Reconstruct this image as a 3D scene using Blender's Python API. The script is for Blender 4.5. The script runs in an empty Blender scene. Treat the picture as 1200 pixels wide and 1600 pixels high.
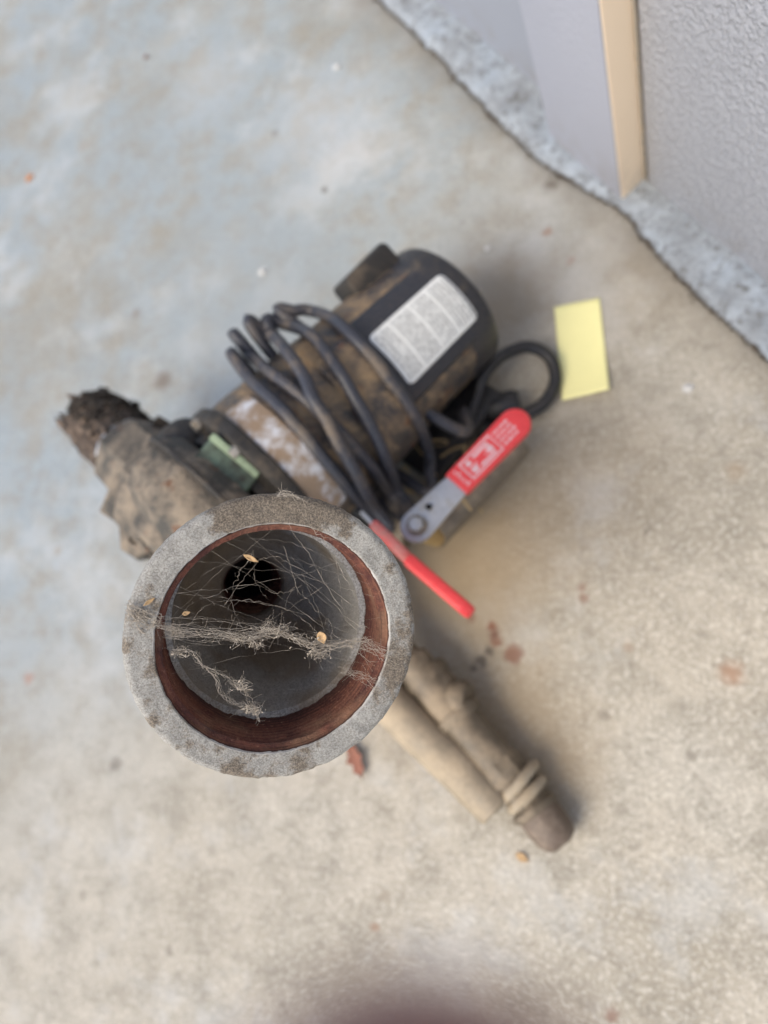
import bpy, bmesh, math, random
from mathutils import Vector, Matrix, noise
V = Vector
random.seed(7)
S = bpy.context.scene
COL = S.collection

# ------------------------------------------------------------------ camera
CAM_H = 0.56
FPX = 1150.0                                   # focal length in photo pixels (1200 wide)
_d = V((460, -290, -FPX)); UP = (-_d).normalized()
_X = (V((1, 0, 0)) - UP * UP.x).normalized(); _Y = UP.cross(_X)
RW = Matrix((_X, _Y, UP))                      # camera axes -> world
CAMLOC = V((0, 0, CAM_H))
cam_d = bpy.data.cameras.new('camera')
cam = bpy.data.objects.new('camera', cam_d); COL.objects.link(cam)
cam.matrix_world = Matrix.Translation(CAMLOC) @ RW.to_4x4()
cam_d.sensor_fit = 'HORIZONTAL'; cam_d.sensor_width = 36.0
cam_d.lens = 36.0 * FPX / 1200.0
cam_d.clip_start = 0.002; cam_d.clip_end = 200
cam_d.dof.use_dof = True
cam_d.dof.focus_distance = 0.272
cam_d.dof.aperture_fstop = 7.8
cam_d.dof.aperture_blades = 0
S.camera = cam

# ------------------------------------------------------------------ light
SUN_EL, SUN_AZ = 50.0, 230.0                    # azimuth of the light, degrees ccw from +X
w = bpy.data.worlds.new('World'); S.world = w; w.use_nodes = True
nt = w.node_tree; bg = nt.nodes['Background']
sky = nt.nodes.new('ShaderNodeTexSky'); sky.sky_type = 'NISHITA'
sky.sun_disc = False
sky.sun_elevation = math.radians(SUN_EL)
sky.sun_rotation = math.radians(90 - SUN_AZ)
sky.air_density = 0.9; sky.dust_density = 2.0; sky.ozone_density = 1.0
nt.links.new(sky.outputs[0], bg.inputs[0]); bg.inputs[1].default_value = 0.15
sl = bpy.data.lights.new('sun', 'SUN'); sl.energy = 1.5; sl.angle = math.radians(40)
sl.color = (1.0, 0.90, 0.70)
sun = bpy.data.objects.new('sun', sl); COL.objects.link(sun)
sd = V((math.cos(math.radians(SUN_AZ)) * math.cos(math.radians(SUN_EL)),
        math.sin(math.radians(SUN_AZ)) * math.cos(math.radians(SUN_EL)), math.sin(math.radians(SUN_EL))))
sun.rotation_euler = sd.to_track_quat('Z', 'Y').to_euler()
S.view_settings.view_transform = 'Standard'; S.view_settings.look = 'None'
S.view_settings.exposure = 0.78; S.view_settings.gamma = 1.0
S.render.engine = 'CYCLES'
S.cycles.max_bounces = 8

# ------------------------------------------------------------------ geometry of the place
def ray(px, py):
    return RW @ V((px - 600, 800 - py, -FPX))
def W(px, py, h=0.0):                          # point at height h seen at that photo pixel
    r = ray(px, py); return CAMLOC + r * ((h - CAM_H) / r.z)

# centre and axis of the tilted pipe mouth
MC = CAMLOC + RW @ (V((-168, -200, -FPX)) * (.27 / FPX))
RA = (RW @ V((.262, -.108, .96))).normalized()

# ------------------------------------------------------------------ node helpers
class NT:
    def __init__(s, name):
        s.m = bpy.data.materials.new(name); s.m.use_nodes = True
        s.t = s.m.node_tree; s.b = s.t.nodes['Principled BSDF']
        s.geo = s.n('ShaderNodeNewGeometry'); s.tc = s.n('ShaderNodeTexCoord')
        s.pos = s.geo.outputs['Position']
    def n(s, k): return s.t.nodes.new(k)
    def set(s, sock, v):
        if v is None: return
        if hasattr(v, 'is_output') or isinstance(v, bpy.types.NodeSocket): s.t.links.new(v, sock)
        else:
            if isinstance(v, tuple) and len(v) == 3 and sock.type == 'RGBA': v = (*v, 1)
            sock.default_value = v
    def noise(s, scale, detail=4, rough=0.55, vec=None, dist=0.0):
        x = s.n('ShaderNodeTexNoise'); s.set(x.inputs['Vector'], vec or s.pos)
        x.inputs['Scale'].default_value = scale; x.inputs['Detail'].default_value = detail
        x.inputs['Roughness'].default_value = rough; x.inputs['Distortion'].default_value = dist
        return x.outputs['Fac']
    def voro(s, scale, vec=None, feat='F1', rnd=1.0):
        x = s.n('ShaderNodeTexVoronoi'); x.feature = feat; s.set(x.inputs['Vector'], vec or s.pos)
        x.inputs['Scale'].default_value = scale; x.inputs['Randomness'].default_value = rnd
        return x.outputs['Distance']
    def ramp(s, f, a, b, lo=0.0, hi=1.0):
        x = s.n('ShaderNodeMapRange'); x.interpolation_type = 'SMOOTHSTEP'
        s.set(x.inputs['Value'], f)
        x.inputs['From Min'].default_value = a; x.inputs['From Max'].default_value = b
        x.inputs['To Min'].default_value = lo; x.inputs['To Max'].default_value = hi
        return x.outputs['Result']
    def math(s, op, a, b=0.0):
        x = s.n('ShaderNodeMath'); x.operation = op; s.set(x.inputs[0], a); s.set(x.inputs[1], b)
        return x.outputs[0]
    def mix(s, f, a, b, mode='MIX'):
        x = s.n('ShaderNodeMix'); x.data_type = 'RGBA'; x.blend_type = mode
        s.set(x.inputs[0], f); s.set(x.inputs[6], a); s.set(x.inputs[7], b)
        return x.outputs[2]
    def xyz(s, vec):
        x = s.n('ShaderNodeSeparateXYZ'); s.set(x.inputs[0], vec); return x.outputs
    def mapping(s, vec, scale=(1, 1, 1), rot=(0, 0, 0), loc=(0, 0, 0)):
        x = s.n('ShaderNodeMapping'); s.set(x.inputs['Vector'], vec)
        x.inputs['Scale'].default_value = scale; x.inputs['Rotation'].default_value = rot; x.inputs['Location'].default_value = loc
        return x.outputs[0]
    def blob(s, c, r0, r1, jit=0.006, nscale=90, stretch=None):
        """soft-edged, ragged patch of colour round the point c, for stains and painted-in sheen"""
        x = s.n('ShaderNodeVectorMath'); x.operation = 'SUBTRACT'; s.set(x.inputs[0], s.pos); x.inputs[1].default_value = (c[0], c[1], c[2])
        v = x.outputs[0]
        if stretch: v = s.mapping(v, scale=(stretch[1], stretch[2], 1), rot=(0, 0, 0)) if stretch[0] == 0 else s.mapping(s.mapping(v, rot=(0, 0, stretch[0])), scale=(stretch[1], stretch[2], 1))
        y = s.n('ShaderNodeVectorMath'); y.operation = 'LENGTH'; s.set(y.inputs[0], v)
        d = s.math('ADD', y.outputs['Value'], s.math('MULTIPLY', s.math('SUBTRACT', s.noise(nscale, 3), 0.5), jit * 2))
        return s.ramp(d, r0, r1, 1.0, 0.0)
    def bump(s, h, dist=0.001, strength=1.0, prev=None):
        x = s.n('ShaderNodeBump'); s.set(x.inputs['Height'], h); x.inputs['Distance'].default_value = dist
        x.inputs['Strength'].default_value = strength
        if prev is not None: s.t.links.new(prev, x.inputs['Normal'])
        return x.outputs[0]
    def out(s, col, rough=0.8, normal=None, metal=0.0, spec=0.5):
        s.set(s.b.inputs['Base Color'], col); s.set(s.b.inputs['Roughness'], rough)
        s.set(s.b.inputs['Metallic'], metal); s.b.inputs['Specular IOR Level'].default_value = spec
        if normal is not None: s.t.links.new(normal, s.b.inputs['Normal'])
        return s.m

def concrete_mat():
    k = NT('concrete')
    big = k.noise(2.6, 5, 0.6); big2 = k.noise(7, 5, 0.6); mid = k.noise(28, 6, 0.65); fine = k.noise(260, 5, 0.75); grit = k.noise(480, 4, 0.75); clump = k.noise(75, 5, .7)
    # sky-blue light painted in towards the far left, warm light towards the near right
    p = k.xyz(k.pos)
    side = k.math('ADD', k.math('MULTIPLY', p[0], -1.6), k.math('MULTIPLY', p[1], 1.7))
    side = k.math('ADD', side, k.math('MULTIPLY', k.math('SUBTRACT', big, 0.5), 1.1))
    f = k.ramp(side, 0.35, 1.25)
    c = k.mix(f, (0.47, 0.42, 0.335), (0.30, 0.34, 0.355))
    c = k.mix(k.ramp(big2, 0.42, 0.75, 0, 0.45), c, (0.52, 0.51, 0.46))
    c = k.mix(k.ramp(k.noise(4.3, 6, .65, vec=k.mapping(k.pos, loc=(2.3, 1.1, 0))), 0.46, 0.66, 0, 0.55), c, (0.27, 0.235, 0.17))
    c = k.mix(k.ramp(mid, 0.42, 0.68, 0, 0.60), c, (0.27, 0.24, 0.185))
    c = k.mix(k.math('MULTIPLY', k.ramp(fine, 0.48, 0.64, 0, 0.62), k.ramp(side, .9, -.1, .30, 1.0)), c, (0.76, 0.71, 0.61))
    c = k.mix(k.math('MULTIPLY', k.ramp(grit, 0.50, 0.66, 0, 0.65), k.ramp(side, .9, -.1, .35, 1.0)), c, (0.17, 0.145, 0.115))
    c = k.mix(k.math('MULTIPLY', k.ramp(clump, 0.50, 0.64, 0, 0.38), k.ramp(side, .9, -.1, .5, 1.0)), c, (0.22, 0.19, 0.15))
    c = k.mix(k.ramp(k.noise(5.5, 7, .7, vec=k.mapping(k.pos, loc=(7.3, 4.1, 0))), 0.50, 0.62, 0, 0.35), c, (0.56, 0.57, 0.56))
    # tan dust gathered round the pump and the fittings
    dust = (0.29, 0.21, 0.12)
    for (px, py, r0, r1, a) in ((700, 840, .0, .15, .80), (720, 920, 0, .085, .6), (780, 470, .0, .085, .75), (790, 1130, .0, .085, .75), (900, 720, 0, .12, .35), (1000, 420, 0, .09, .3),
                                (870, 1210, .0, .05, .55), (700, 640, .0, .1, .55), (640, 1130, 0, .06, .4)):
        c = k.mix(k.math('MULTIPLY', k.blob(W(px, py), r0, r1, .018, 30), a), c, dust)
    # grime swept against the joint by the wall
    dv = k.math('ADD', k.math('MULTIPLY', p[0], .8241), k.math('MULTIPLY', p[1], .5664))
    dv = k.math('ADD', dv, k.math('MULTIPLY', k.math('SUBTRACT', k.noise(22, 5, .6), .5), .05))
    c = k.mix(k.ramp(dv, .165, .212, 0, .6), c, (.20, .175, .14))
    # pale worn patches, water marks
    for (px, py, r0, r1, a) in ((500, 190, .0, .11, .22), (545, 235, 0, .06, .22), (330, 130, 0, .09, .15), (410, 425, .001, .006, .9), (525, 105, .001, .006, .9), (1075, 607, .001, .005, .95), (930, 770, 0, .03, .15)):
        c = k.mix(k.math('MULTIPLY', k.blob(W(px, py), r0, r1, .004 if r1 < .02 else .03, 60), a), c, (0.66, 0.67, 0.68))
    # dark bluish tint for the sky sheen, painted on the slab behind the motor
    c = k.mix(k.math('MULTIPLY', k.blob(W(390, 460), .02, .16, .03, 14), .5), c, (0.31, 0.335, 0.34))
    # rust and oil marks
    rust = (0.20, 0.075, 0.04); oil = (0.12, 0.095, 0.07)
    for (px, py, r0, r1, col, a) in ((768, 978, .001, .006, rust, .9), (775, 1003, .002, .007, rust, .75), (764, 1018, .001, .006, oil, .9), (752, 1032, .002, .0065, oil, .9), (741, 1044, .001, .0055, oil, .8), (772, 992, .001, .006, (.15, .06, .035), .9),
                                     (802, 1022, .004, .0095, rust, .75), (735, 965, .001, .006, rust, .6), (909, 918, .001, .005, rust, .7), (912, 935, .001, .005, rust, .55),
                                     (1143, 1052, .001, .013, (.33, .17, .09), .7), (46, 278, .001, .0085, (.42, .22, .12), .8), (228, 88, .001, .0055, oil, .8),
                                     (255, 595, .004, .0145, (.17, .13, .10), .75), (212, 490, .001, .009, (.22, .17, .12), .6), (430, 208, .001, .006, oil, .55),
                                     (507, 297, .001, .0045, oil, .85), (180, 1195, .002, .011, oil, .6), (45, 1060, .001, .009, (.38, .19, .12), .6),
                                     (860, 290, .001, .009, oil, .8), (855, 362, .001, .0065, (.3, .15, .08), .6), (892, 408, .001, .006, (.3, .18, .12), .5),
                                     (943, 1117, .001, .006, oil, .5), (955, 1585, .001, .007, rust, .6), (585, 1450, .001, .005, (.3, .16, .09), .6),
                                     (1150, 735, .001, .012, (.33, .24, .15), .5), (265, 1485, .001, .005, oil, .5), (1080, 1180, .001, .006, oil, .4), (600, 1400, .001, .008, (.3, .24, .17), .5), (330, 1330, .001, .007, oil, .35), (90, 860, .001, .008, (.3, .22, .14), .45), (1010, 830, .001, .005, oil, .4), (980, 1010, .001, .006, (.3, .2, .13), .45), (130, 230, .001, .014, (.33, .27, .2), .5), (130, 1400, .001, .007, oil, .4), (300, 60, .001, .005, oil, .4)):
        c = k.mix(k.math('MULTIPLY', k.blob(W(px, py), r0, r1, .0045, 130), a), c, col)
    wk = k.mapping(k.pos, scale=(9, 9, 9)); cr = k.voro(1.0, vec=wk, feat='DISTANCE_TO_EDGE')
    h = k.math('ADD', k.math('MULTIPLY', fine, 0.6), k.math('MULTIPLY', grit, 0.5))
    h = k.math('ADD', h, k.math('MULTIPLY', mid, 1.2))
    nrm = k.bump(h, 0.0016, 0.8)
    return k.out(c, k.ramp(mid, 0.3, 0.7, 0.50, 0.72), nrm, spec=0.5)

def footing_mat():
    k = NT('rough_footing')
    a = k.noise(45, 6, .7); b = k.noise(130, 6, .75); d = k.noise(14, 5)
    c = k.mix(k.ramp(a, .3, .75), (.27, .285, .30), (.42, .46, .50))
    c = k.mix(k.ramp(d, .45, .65, 0, .45), c, (.46, .54, .63))
    c = k.mix(k.ramp(b, .50, .64, 0, .75), c, (.12, .11, .095))
    p = k.xyz(k.pos)
    c = k.mix(k.ramp(p[2], .000, -.004, 0, .85), c, (.12, .095, .07))
    h = k.math('ADD', b, k.math('MULTIPLY', a, 1.5))
    return k.out(c, .85, k.bump(h, .003, 1.0), spec=.3)

def soil_mat():
    k = NT('dirt'); a = k.noise(200, 5, .7)
    return k.out(k.mix(a, (.05, .038, .028), (.20, .155, .11)), .95, k.bump(a, .002), spec=.1)

def paint_wall(name, col, stucco=1.0, scale=210, dist=.0016):
    k = NT(name)
    a = k.noise(scale, 3, .5, dist=.6); b = k.noise(12, 3); f = k.noise(900, 2)
    c = k.mix(k.ramp(b, .3, .7, 0, .25), col, tuple(x * .88 for x in col))
    p = k.xyz(k.pos)
    dirt = k.math('MULTIPLY', k.ramp(p[2], .0, .06, 1, 0), k.ramp(k.noise(60, 4), .4, .7))
    c = k.mix(k.math('MULTIPLY', dirt, .35), c, (.25, .2, .15))
    h = k.math('ADD', k.math('MULTIPLY', k.ramp(a, .35, .65), stucco), k.math('MULTIPLY', f, .12))
    return k.out(c, .52, k.bump(h, dist, .9), spec=.5)

def grimy(name, base, dust=(.30, .22, .13), amt=.5, scale=40, rough=.55, metal=0.0, bumpd=.0006, topdust=.5, rust=0.0, dr=.9, streak=None, spec=.5, rustcol=(.18, .07, .03)):
    """paint or metal under uneven dust: more of it on faces that look up, where dust settles"""
    k = NT(name)
    vec = k.pos if streak is None else k.mapping(k.pos, rot=streak[0], scale=streak[1])
    a = k.noise(scale, 5, .62, vec=vec); b = k.noise(scale * 5, 4, .7); g = k.noise(scale * 16, 3, .7)
    nz = k.xyz(k.geo.outputs['Normal'])[2]
    f = k.math('ADD', k.math('MULTIPLY', k.math('SUBTRACT', a, .5), 2.4), k.math('MULTIPLY', k.math('SUBTRACT', b, .5), .9))
    f = k.math('ADD', f, k.math('MULTIPLY', nz, topdust))
    f = k.ramp(f, .5 - amt, 1.35 - amt, 0, 1)
    f = k.math('MULTIPLY', f, dr)
    c = k.mix(f, base, dust)
    if rust: c = k.mix(k.ramp(k.noise(scale * 1.7, 5, .7, vec=k.mapping(k.pos, loc=(3, 1, 2))), .62 - rust * .3, .72 - rust * .2, 0, .85), c, rustcol)
    c = k.mix(k.ramp(g, .50, .72, 0, .45), c, tuple(x * .45 for x in dust))
    c = k.mix(k.ramp(g, .48, .30, 0, .22), c, tuple(min(1, x * 1.7) for x in dust))
    h = k.math('ADD', k.math('MULTIPLY', b, .7), k.math('MULTIPLY', g, .5))
    h = k.math('ADD', h, a)
    r = k.math('ADD', k.math('MULTIPLY', f, .92 - rough), rough)
    mt = k.math('MULTIPLY', k.math('SUBTRACT', 1.0, f), metal) if metal else 0.0
    return k.out(c, r, k.bump(h, bumpd, .9), mt, spec)

def plain(name, col, rough=.6, bumpd=.0002, scale=300, var=.3, metal=0.0, spec=.5):
    k = NT(name); a = k.noise(scale, 4, .6); b = k.noise(scale * .15, 3)
    c = k.mix(k.ramp(b, .3, .7, 0, var), col, tuple(x * .6 for x in col))
    return k.out(c, rough, k.bump(a, bumpd, .8), metal, spec)

def rim_mat():
    k = NT('galvanised_iron')
    spots = [k.blob(MC + RW @ V((dx, dy, 0)), .0, r_, .008, 130) for dx, dy, r_ in ((.0153, -.041, .012), (.047, -.013, .015), (-.045, -.027, .013), (-.0465, .008, .012), (.0, .047, .02))]
    a2 = k.math('SUBTRACT', k.math('MULTIPLY', k.blob(MC + RW @ V((.004, .052, 0)), .0, .06, .012, 90), .17), .0)
    for sp in spots: a2 = k.math('ADD', a2, k.math('MULTIPLY', sp, .20))
    a = k.noise(26, 5, .6, vec=k.mapping(k.pos, loc=(.31, .2, .1))); b = k.noise(150, 5, .7); g = k.noise(1500, 5, .85); s = k.voro(900)
    c = k.mix(k.ramp(b, .35, .65), (.29, .275, .245), (.45, .43, .385))
    c = k.mix(k.ramp(g, .50, .62, 0, .65), c, (.62, .60, .55))
    c = k.mix(k.ramp(g, .49, .38, 0, .7), c, (.14, .12, .10))
    # brown grime in patches
    m = k.ramp(k.math('ADD', k.math('ADD', a, k.math('MULTIPLY', k.math('SUBTRACT', b, .5), .5)), k.blob(W(440, 800, .33), .01, .05, .01, 60, None) if False else a2), .50, .60, 0, .85)
    c = k.mix(m, c, k.mix(k.ramp(g, .42, .60), (.06, .043, .028), (.29, .22, .145)))
    x = k.n('ShaderNodeVectorMath'); x.operation = 'DISTANCE'; k.set(x.inputs[0], k.pos); x.inputs[1].default_value = tuple(MC)
    edge = k.math('MULTIPLY', k.ramp(x.outputs['Value'], 0.0437, 0.0431), k.ramp(k.noise(70, 4), .42, .6))
    c = k.mix(k.math('MULTIPLY', edge, .6), c, (.74, .71, .66))
    h = k.math('ADD', k.math('MULTIPLY', b, .8), k.math('MULTIPLY', g, .7))
    return k.out(c, k.ramp(g, .3, .7, .5, .85), k.bump(h, .0007, 1.0), 0, .5)

def bowl_mat():
    k = NT('galvanised_inside')
    a = k.noise(30, 4, .6); g = k.noise(1300, 4, .75); b = k.noise(220, 4, .7)
    c = k.mix(k.ramp(g, .38, .62), (.20, .185, .165), (.54, .52, .49))
    c = k.mix(k.ramp(a, .42, .62, 0, .75), c, k.mix(g, (.14, .10, .065), (.38, .29, .19)))
    c = k.mix(k.math('MULTIPLY', k.blob(MC - RA * .055 + RW @ V((-.022, .022, -.02)), .004, .052, .008, 90), .8), c, k.mix(g, (.26, .18, .10), (.50, .38, .25)))
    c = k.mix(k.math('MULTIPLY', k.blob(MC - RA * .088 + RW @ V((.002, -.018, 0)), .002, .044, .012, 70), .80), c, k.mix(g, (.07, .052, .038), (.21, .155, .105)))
    h = k.math('ADD', b, g)
    return k.out(c, .40, k.bump(h, .0003, .8), 0, .8)

def thread_mat():
    k = NT('rusty_thread')
    x = k.n('ShaderNodeVectorMath'); x.operation = 'DOT_PRODUCT'; k.set(x.inputs[0], k.pos); x.inputs[1].default_value = tuple(RA)
    groove = k.math('SINE', k.math('ADD', k.math('MULTIPLY', x.outputs['Value'], 6.2832 / .0024), k.math('MULTIPLY', k.noise(60, 3), 3.0)))
    g = k.noise(900, 4, .75); b = k.noise(120, 4, .7); a = k.noise(35, 3)
    c = k.mix(k.ramp(b, .35, .65), (.085, .030, .024), (.17, .062, .04))
    c = k.mix(k.ramp(g, .5, .68, 0, .7), c, (.045, .022, .018))
    c = k.mix(k.ramp(g, .42, .32, 0, .5), c, (.36, .2, .13))
    c = k.mix(k.ramp(a, .5, .7, 0, .4), c, (.30, .19, .11))
    c = k.mix(k.ramp(groove, .1, 1.0, 0, .7), c, (.04, .02, .016))
    c = k.mix(k.ramp(groove, -.6, -1.0, 0, .22), c, (.32, .16, .10))
    return k.out(c, .8, k.bump(k.math('ADD', k.math('MULTIPLY', groove, -.5), k.math('ADD', g, b)), .0005, 1.0), 0, .3)

M = {}
M['concrete'] = concrete_mat(); M['footing'] = footing_mat(); M['soil'] = soil_mat()
M['stucco'] = paint_wall('stucco_paint', (.43, .44, .475), .8, 290, .0015)
M['trim_paint'] = paint_wall('trim_paint', (.41, .42, .475), .25, 260, .0008)
M['panel_paint'] = paint_wall('panel_paint', (.33, .35, .40), .10, 300, .0004)
M['tan_edge'] = paint_wall('tan_edge', (.88, .70, .50), .08, 320, .0003)  # one even tan, paler than the board front
M['caulk'] = grimy('caulk', (.35, .30, .24), amt=.5, scale=90)
M['motor'] = grimy('motor_paint', (.028, .03, .036), dust=(.37, .25, .135), amt=.68, scale=24, rough=.33, topdust=.25, rust=.15, streak=((0, 0, .9), (1, 2.2, 1)), dr=.92)
M['motor_clean'] = grimy('motor_band', (.022, .024, .032), dust=(.17, .13, .09), amt=.15, scale=30, rough=.33, topdust=.1)
M['end_cap'] = grimy('end_cap_paint', (.02, .021, .026), dust=(.17, .13, .085), amt=.22, scale=30, rough=.4, topdust=.2)
M['dark_cast'] = grimy('dark_cast', (.022, .02, .018), dust=(.15, .115, .08), amt=.38, scale=45, rough=.6, topdust=.3, bumpd=.0012)
M['cast'] = grimy('dirty_casting', (.055, .052, .045), dust=(.34, .27, .195), amt=.60, scale=42, rough=.7, topdust=.35, bumpd=.0025, rust=.08)
M['stub'] = grimy('stub_crust', (.06, .042, .03), dust=(.31, .22, .155), amt=.55, scale=70, rough=.85, topdust=.3, bumpd=.003)
M['crud'] = plain('black_crust', (.045, .034, .024), .95, .002, 200, .6)
M['steel'] = grimy('steel', (.50, .50, .50), dust=(.32, .28, .22), amt=.28, scale=60, rough=.35, metal=.7, topdust=.2)
M['bolt'] = grimy('bolt_steel', (.35, .33, .30), dust=(.25, .19, .12), amt=.4, scale=90, rough=.45, metal=.6)
M['green'] = grimy('verdigris', (.15, .21, .15), dust=(.06, .055, .045), amt=.80, scale=110, rough=.6, topdust=.1, bumpd=.001)
M['green_highlight'] = grimy('verdigris_highlight', (.33, .42, .27), dust=(.10, .10, .07), amt=.5, scale=140, rough=.6, topdust=.1)
M['cord'] = grimy('cord_rubber', (.032, .036, .05), dust=(.20, .155, .11), amt=.44, scale=40, rough=.42, topdust=.25, bumpd=.0003, dr=.85)
M['cable'] = grimy('cable_rubber', (.012, .012, .014), dust=(.1, .08, .06), amt=.1, scale=30, rough=.45, bumpd=.0003)
M['red'] = grimy('red_vinyl', (.76, .045, .05), dust=(.50, .20, .16), amt=.16, scale=50, rough=.42, topdust=.1, bumpd=.0004)
M['red_dust'] = grimy('red_vinyl_dusty', (.68, .06, .06), dust=(.5, .26, .22), amt=.35, scale=60, rough=.5)
M['print'] = plain('white_print', (.80, .52, .52), .6, .0001, 500, .35)
M['brass'] = grimy('brass', (.42, .29, .12), dust=(.27, .20, .12), amt=.55, scale=60, rough=.45, metal=.6, topdust=.3)
M['tanpipe'] = grimy('dusty_pipe', (.24, .195, .135), dust=(.44, .35, .24), amt=.6, scale=26, rough=.5, topdust=.4, bumpd=.0004)
M['tanpipe_dark'] = grimy('dusty_fitting', (.115, .09, .06), dust=(.33, .255, .17), amt=.50, scale=34, rough=.5, topdust=.35, bumpd=.0006)
M['plug'] = grimy('dark_plug', (.12, .085, .06), dust=(.30, .235, .175), amt=.4, scale=60, rough=.5, topdust=.3)
M['clamp'] = grimy('clamp_band', (.36, .30, .22), dust=(.36, .28, .18), amt=.55, scale=60, rough=.5)
M['note'] = plain('yellow_paper', (.92, .85, .40), .85, .0001, 500, .06)
M['leaf'] = plain('brown_leaf', (.26, .10, .06), .7, .0006, 300, .6)
M['leaf_tan'] = plain('tan_leaf', (.55, .36, .18), .7, .0004, 300, .4)
M['orange_leaf'] = plain('orange_leaf', (.62, .24, .06), .7, .0004, 300, .4)
M['pebble'] = plain('pale_pebble', (.62, .60, .56), .8, .0008, 400, .3)
M['twig'] = plain('dry_twig', (.50, .36, .18), .8, .0004, 400, .4)
M['rim'] = rim_mat(); M['bowl'] = bowl_mat(); M['thread'] = thread_mat()
M['black'] = plain('hole_dark', (.012, .010, .009), .9)  # near-black colour standing in for the shade inside holes
def label_mat(name, dirt, textk, bg_col=(.62, .62, .60)):
    """silver label: rows of tiny unreadable print, with dirt over it; object x runs round the motor, z along it"""
    k = NT(name)
    uv = k.n('ShaderNodeUVMap').outputs[0]
    p = k.xyz(uv)
    rows = k.math('SINE', k.math('MULTIPLY', p[0], 6.2832 * 22))
    words = k.noise(1, 2, .6, vec=k.mapping(uv, scale=(22, 40, 1)))
    block = k.noise(1, 1, .5, vec=k.mapping(uv, scale=(7, 3.0, 1)))
    ink = k.math('MULTIPLY', k.ramp(rows, -.1, .5), k.ramp(words, .38, .5))
    ink = k.math('MULTIPLY', ink, k.ramp(block, .30, .42, .25, 1))
    col = k.math('PINGPONG', k.math('MULTIPLY', p[0], 4.0), .5)
    ink = k.math('MULTIPLY', ink, k.ramp(col, .03, .10))
    for q_, sg in ((p[1], 1), (p[1], -1)): ink = k.math('MULTIPLY', ink, k.ramp(k.math('ADD', k.math('MULTIPLY', q_, sg), 0 if sg > 0 else 1), .04, .08))
    c = k.mix(k.math('MULTIPLY', ink, textk), bg_col, (.03, .03, .035))
    g = k.noise(48, 5, .65); f2 = k.noise(500, 4, .7)
    c = k.mix(k.ramp(g, .62 - dirt, .82 - dirt, 0, .9), c, (.27, .17, .085))
    c = k.mix(k.ramp(f2, .5, .7, 0, .35), c, (.2, .16, .11))
    return k.out(c, .45, k.bump(f2, .0002, .6), .15, .5)
M['label'] = label_mat('rating_label', .02, .80, (.84, .84, .80))
M['label2'] = label_mat('warning_label', .27, .15, (.66, .66, .68))
def web_mat():
    k = NT('spider_silk'); c = k.mix(k.noise(300, 2), (.30, .25, .19), (.62, .55, .46)); k.b.inputs['Alpha'].default_value = .95
    return k.out(c, .7, None, 0, .3)
M['web'] = web_mat()
def skin_mat():
    k = NT('skin'); a = k.noise(500, 4, .7); b = k.noise(60, 3)
    c = k.mix(k.ramp(b, .3, .7), (.28, .165, .14), (.22, .12, .10))
    k.b.inputs['Subsurface Weight'].default_value = .15; k.b.inputs['Subsurface Scale'].default_value = .003
    return k.out(c, .5, k.bump(a, .0002))
M['skin'] = skin_mat()

# ------------------------------------------------------------------ object helpers
def obj(name, me, mat=None, parent=None, smooth=True):
    if isinstance(me, bmesh.types.BMesh):
        bm = me; me = bpy.data.meshes.new(name); bmesh.ops.recalc_face_normals(bm, faces=bm.faces[:]); bm.to_mesh(me); bm.free()
    o = bpy.data.objects.new(name, me); COL.objects.link(o)
    if mat is not None and not me.materials: me.materials.append(M[mat] if isinstance(mat, str) else mat)
    if smooth:
        for p in me.polygons: p.use_smooth = True
        try: me.set_sharp_from_angle(angle=math.radians(38))
        except Exception: pass
    if parent is not None: o.parent = parent; o.matrix_parent_inverse = parent.matrix_world.inverted()
    return o
def tag(o, label, cat, group=None, kind=None):
    if label: o['label'] = label
    if cat: o['category'] = cat
    if group: o['group'] = group
    if kind: o['kind'] = kind
    return o
def thing(name, loc, label, cat, group=None):
    o = bpy.data.objects.new(name, None); COL.objects.link(o); o.location = loc; o.empty_display_size = .02
    o.matrix_world = Matrix.Translation(loc)
    return tag(o, label, cat, group)
def frame(origin, z, xhint=V((0, 0, 1))):
    z = z.normalized(); x = (xhint - z * xhint.dot(z))
    if x.length < 1e-5: x = V((1, 0, 0)) - z * z.x
    x.normalize(); y = z.cross(x)
    m = Matrix((x, y, z)).transposed().to_4x4(); m.translation = origin; return m
def lathe(prof, m, n=72, closed_ends=True, bm=None, jag=None):
    bm = bm or bmesh.new(); rows = []
    for j, (r, z) in enumerate(prof):
        if r < 1e-6: rows.append([bm.verts.new(m @ V((0, 0, z)))]); continue
        row = []
        for i in range(n):
            a = 2 * math.pi * i / n; rr, zz = r, z
            if jag: rr, zz = jag(a, r, z, j)
            row.append(bm.verts.new(m @ V((rr * math.cos(a), rr * math.sin(a), zz))))
        rows.append(row)
    for A, B in zip(rows, rows[1:]):
        for i in range(n):
            k = (i + 1) % n
            if len(A) == 1 and len(B) == 1: continue
            if len(A) == 1: bm.faces.new((A[0], B[i], B[k]))
            elif len(B) == 1: bm.faces.new((A[i], A[k], B[0]))
            else: bm.faces.new((A[i], A[k], B[k], B[i]))
    return bm
def catmull(pts, sub=8):
    P = [pts[0] * 2 - pts[1]] + list(pts) + [pts[-1] * 2 - pts[-2]]; out = []
    for i in range(1, len(P) - 2):
        a, b, c, d = P[i - 1:i + 3]
        for s in range(sub):
            t = s / sub
            out.append(.5 * ((2 * b) + (c - a) * t + (2 * a - 5 * b + 4 * c - d) * t * t + (3 * b - a - 3 * c + d) * t ** 3))
    out.append(V(pts[-1])); return out
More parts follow.
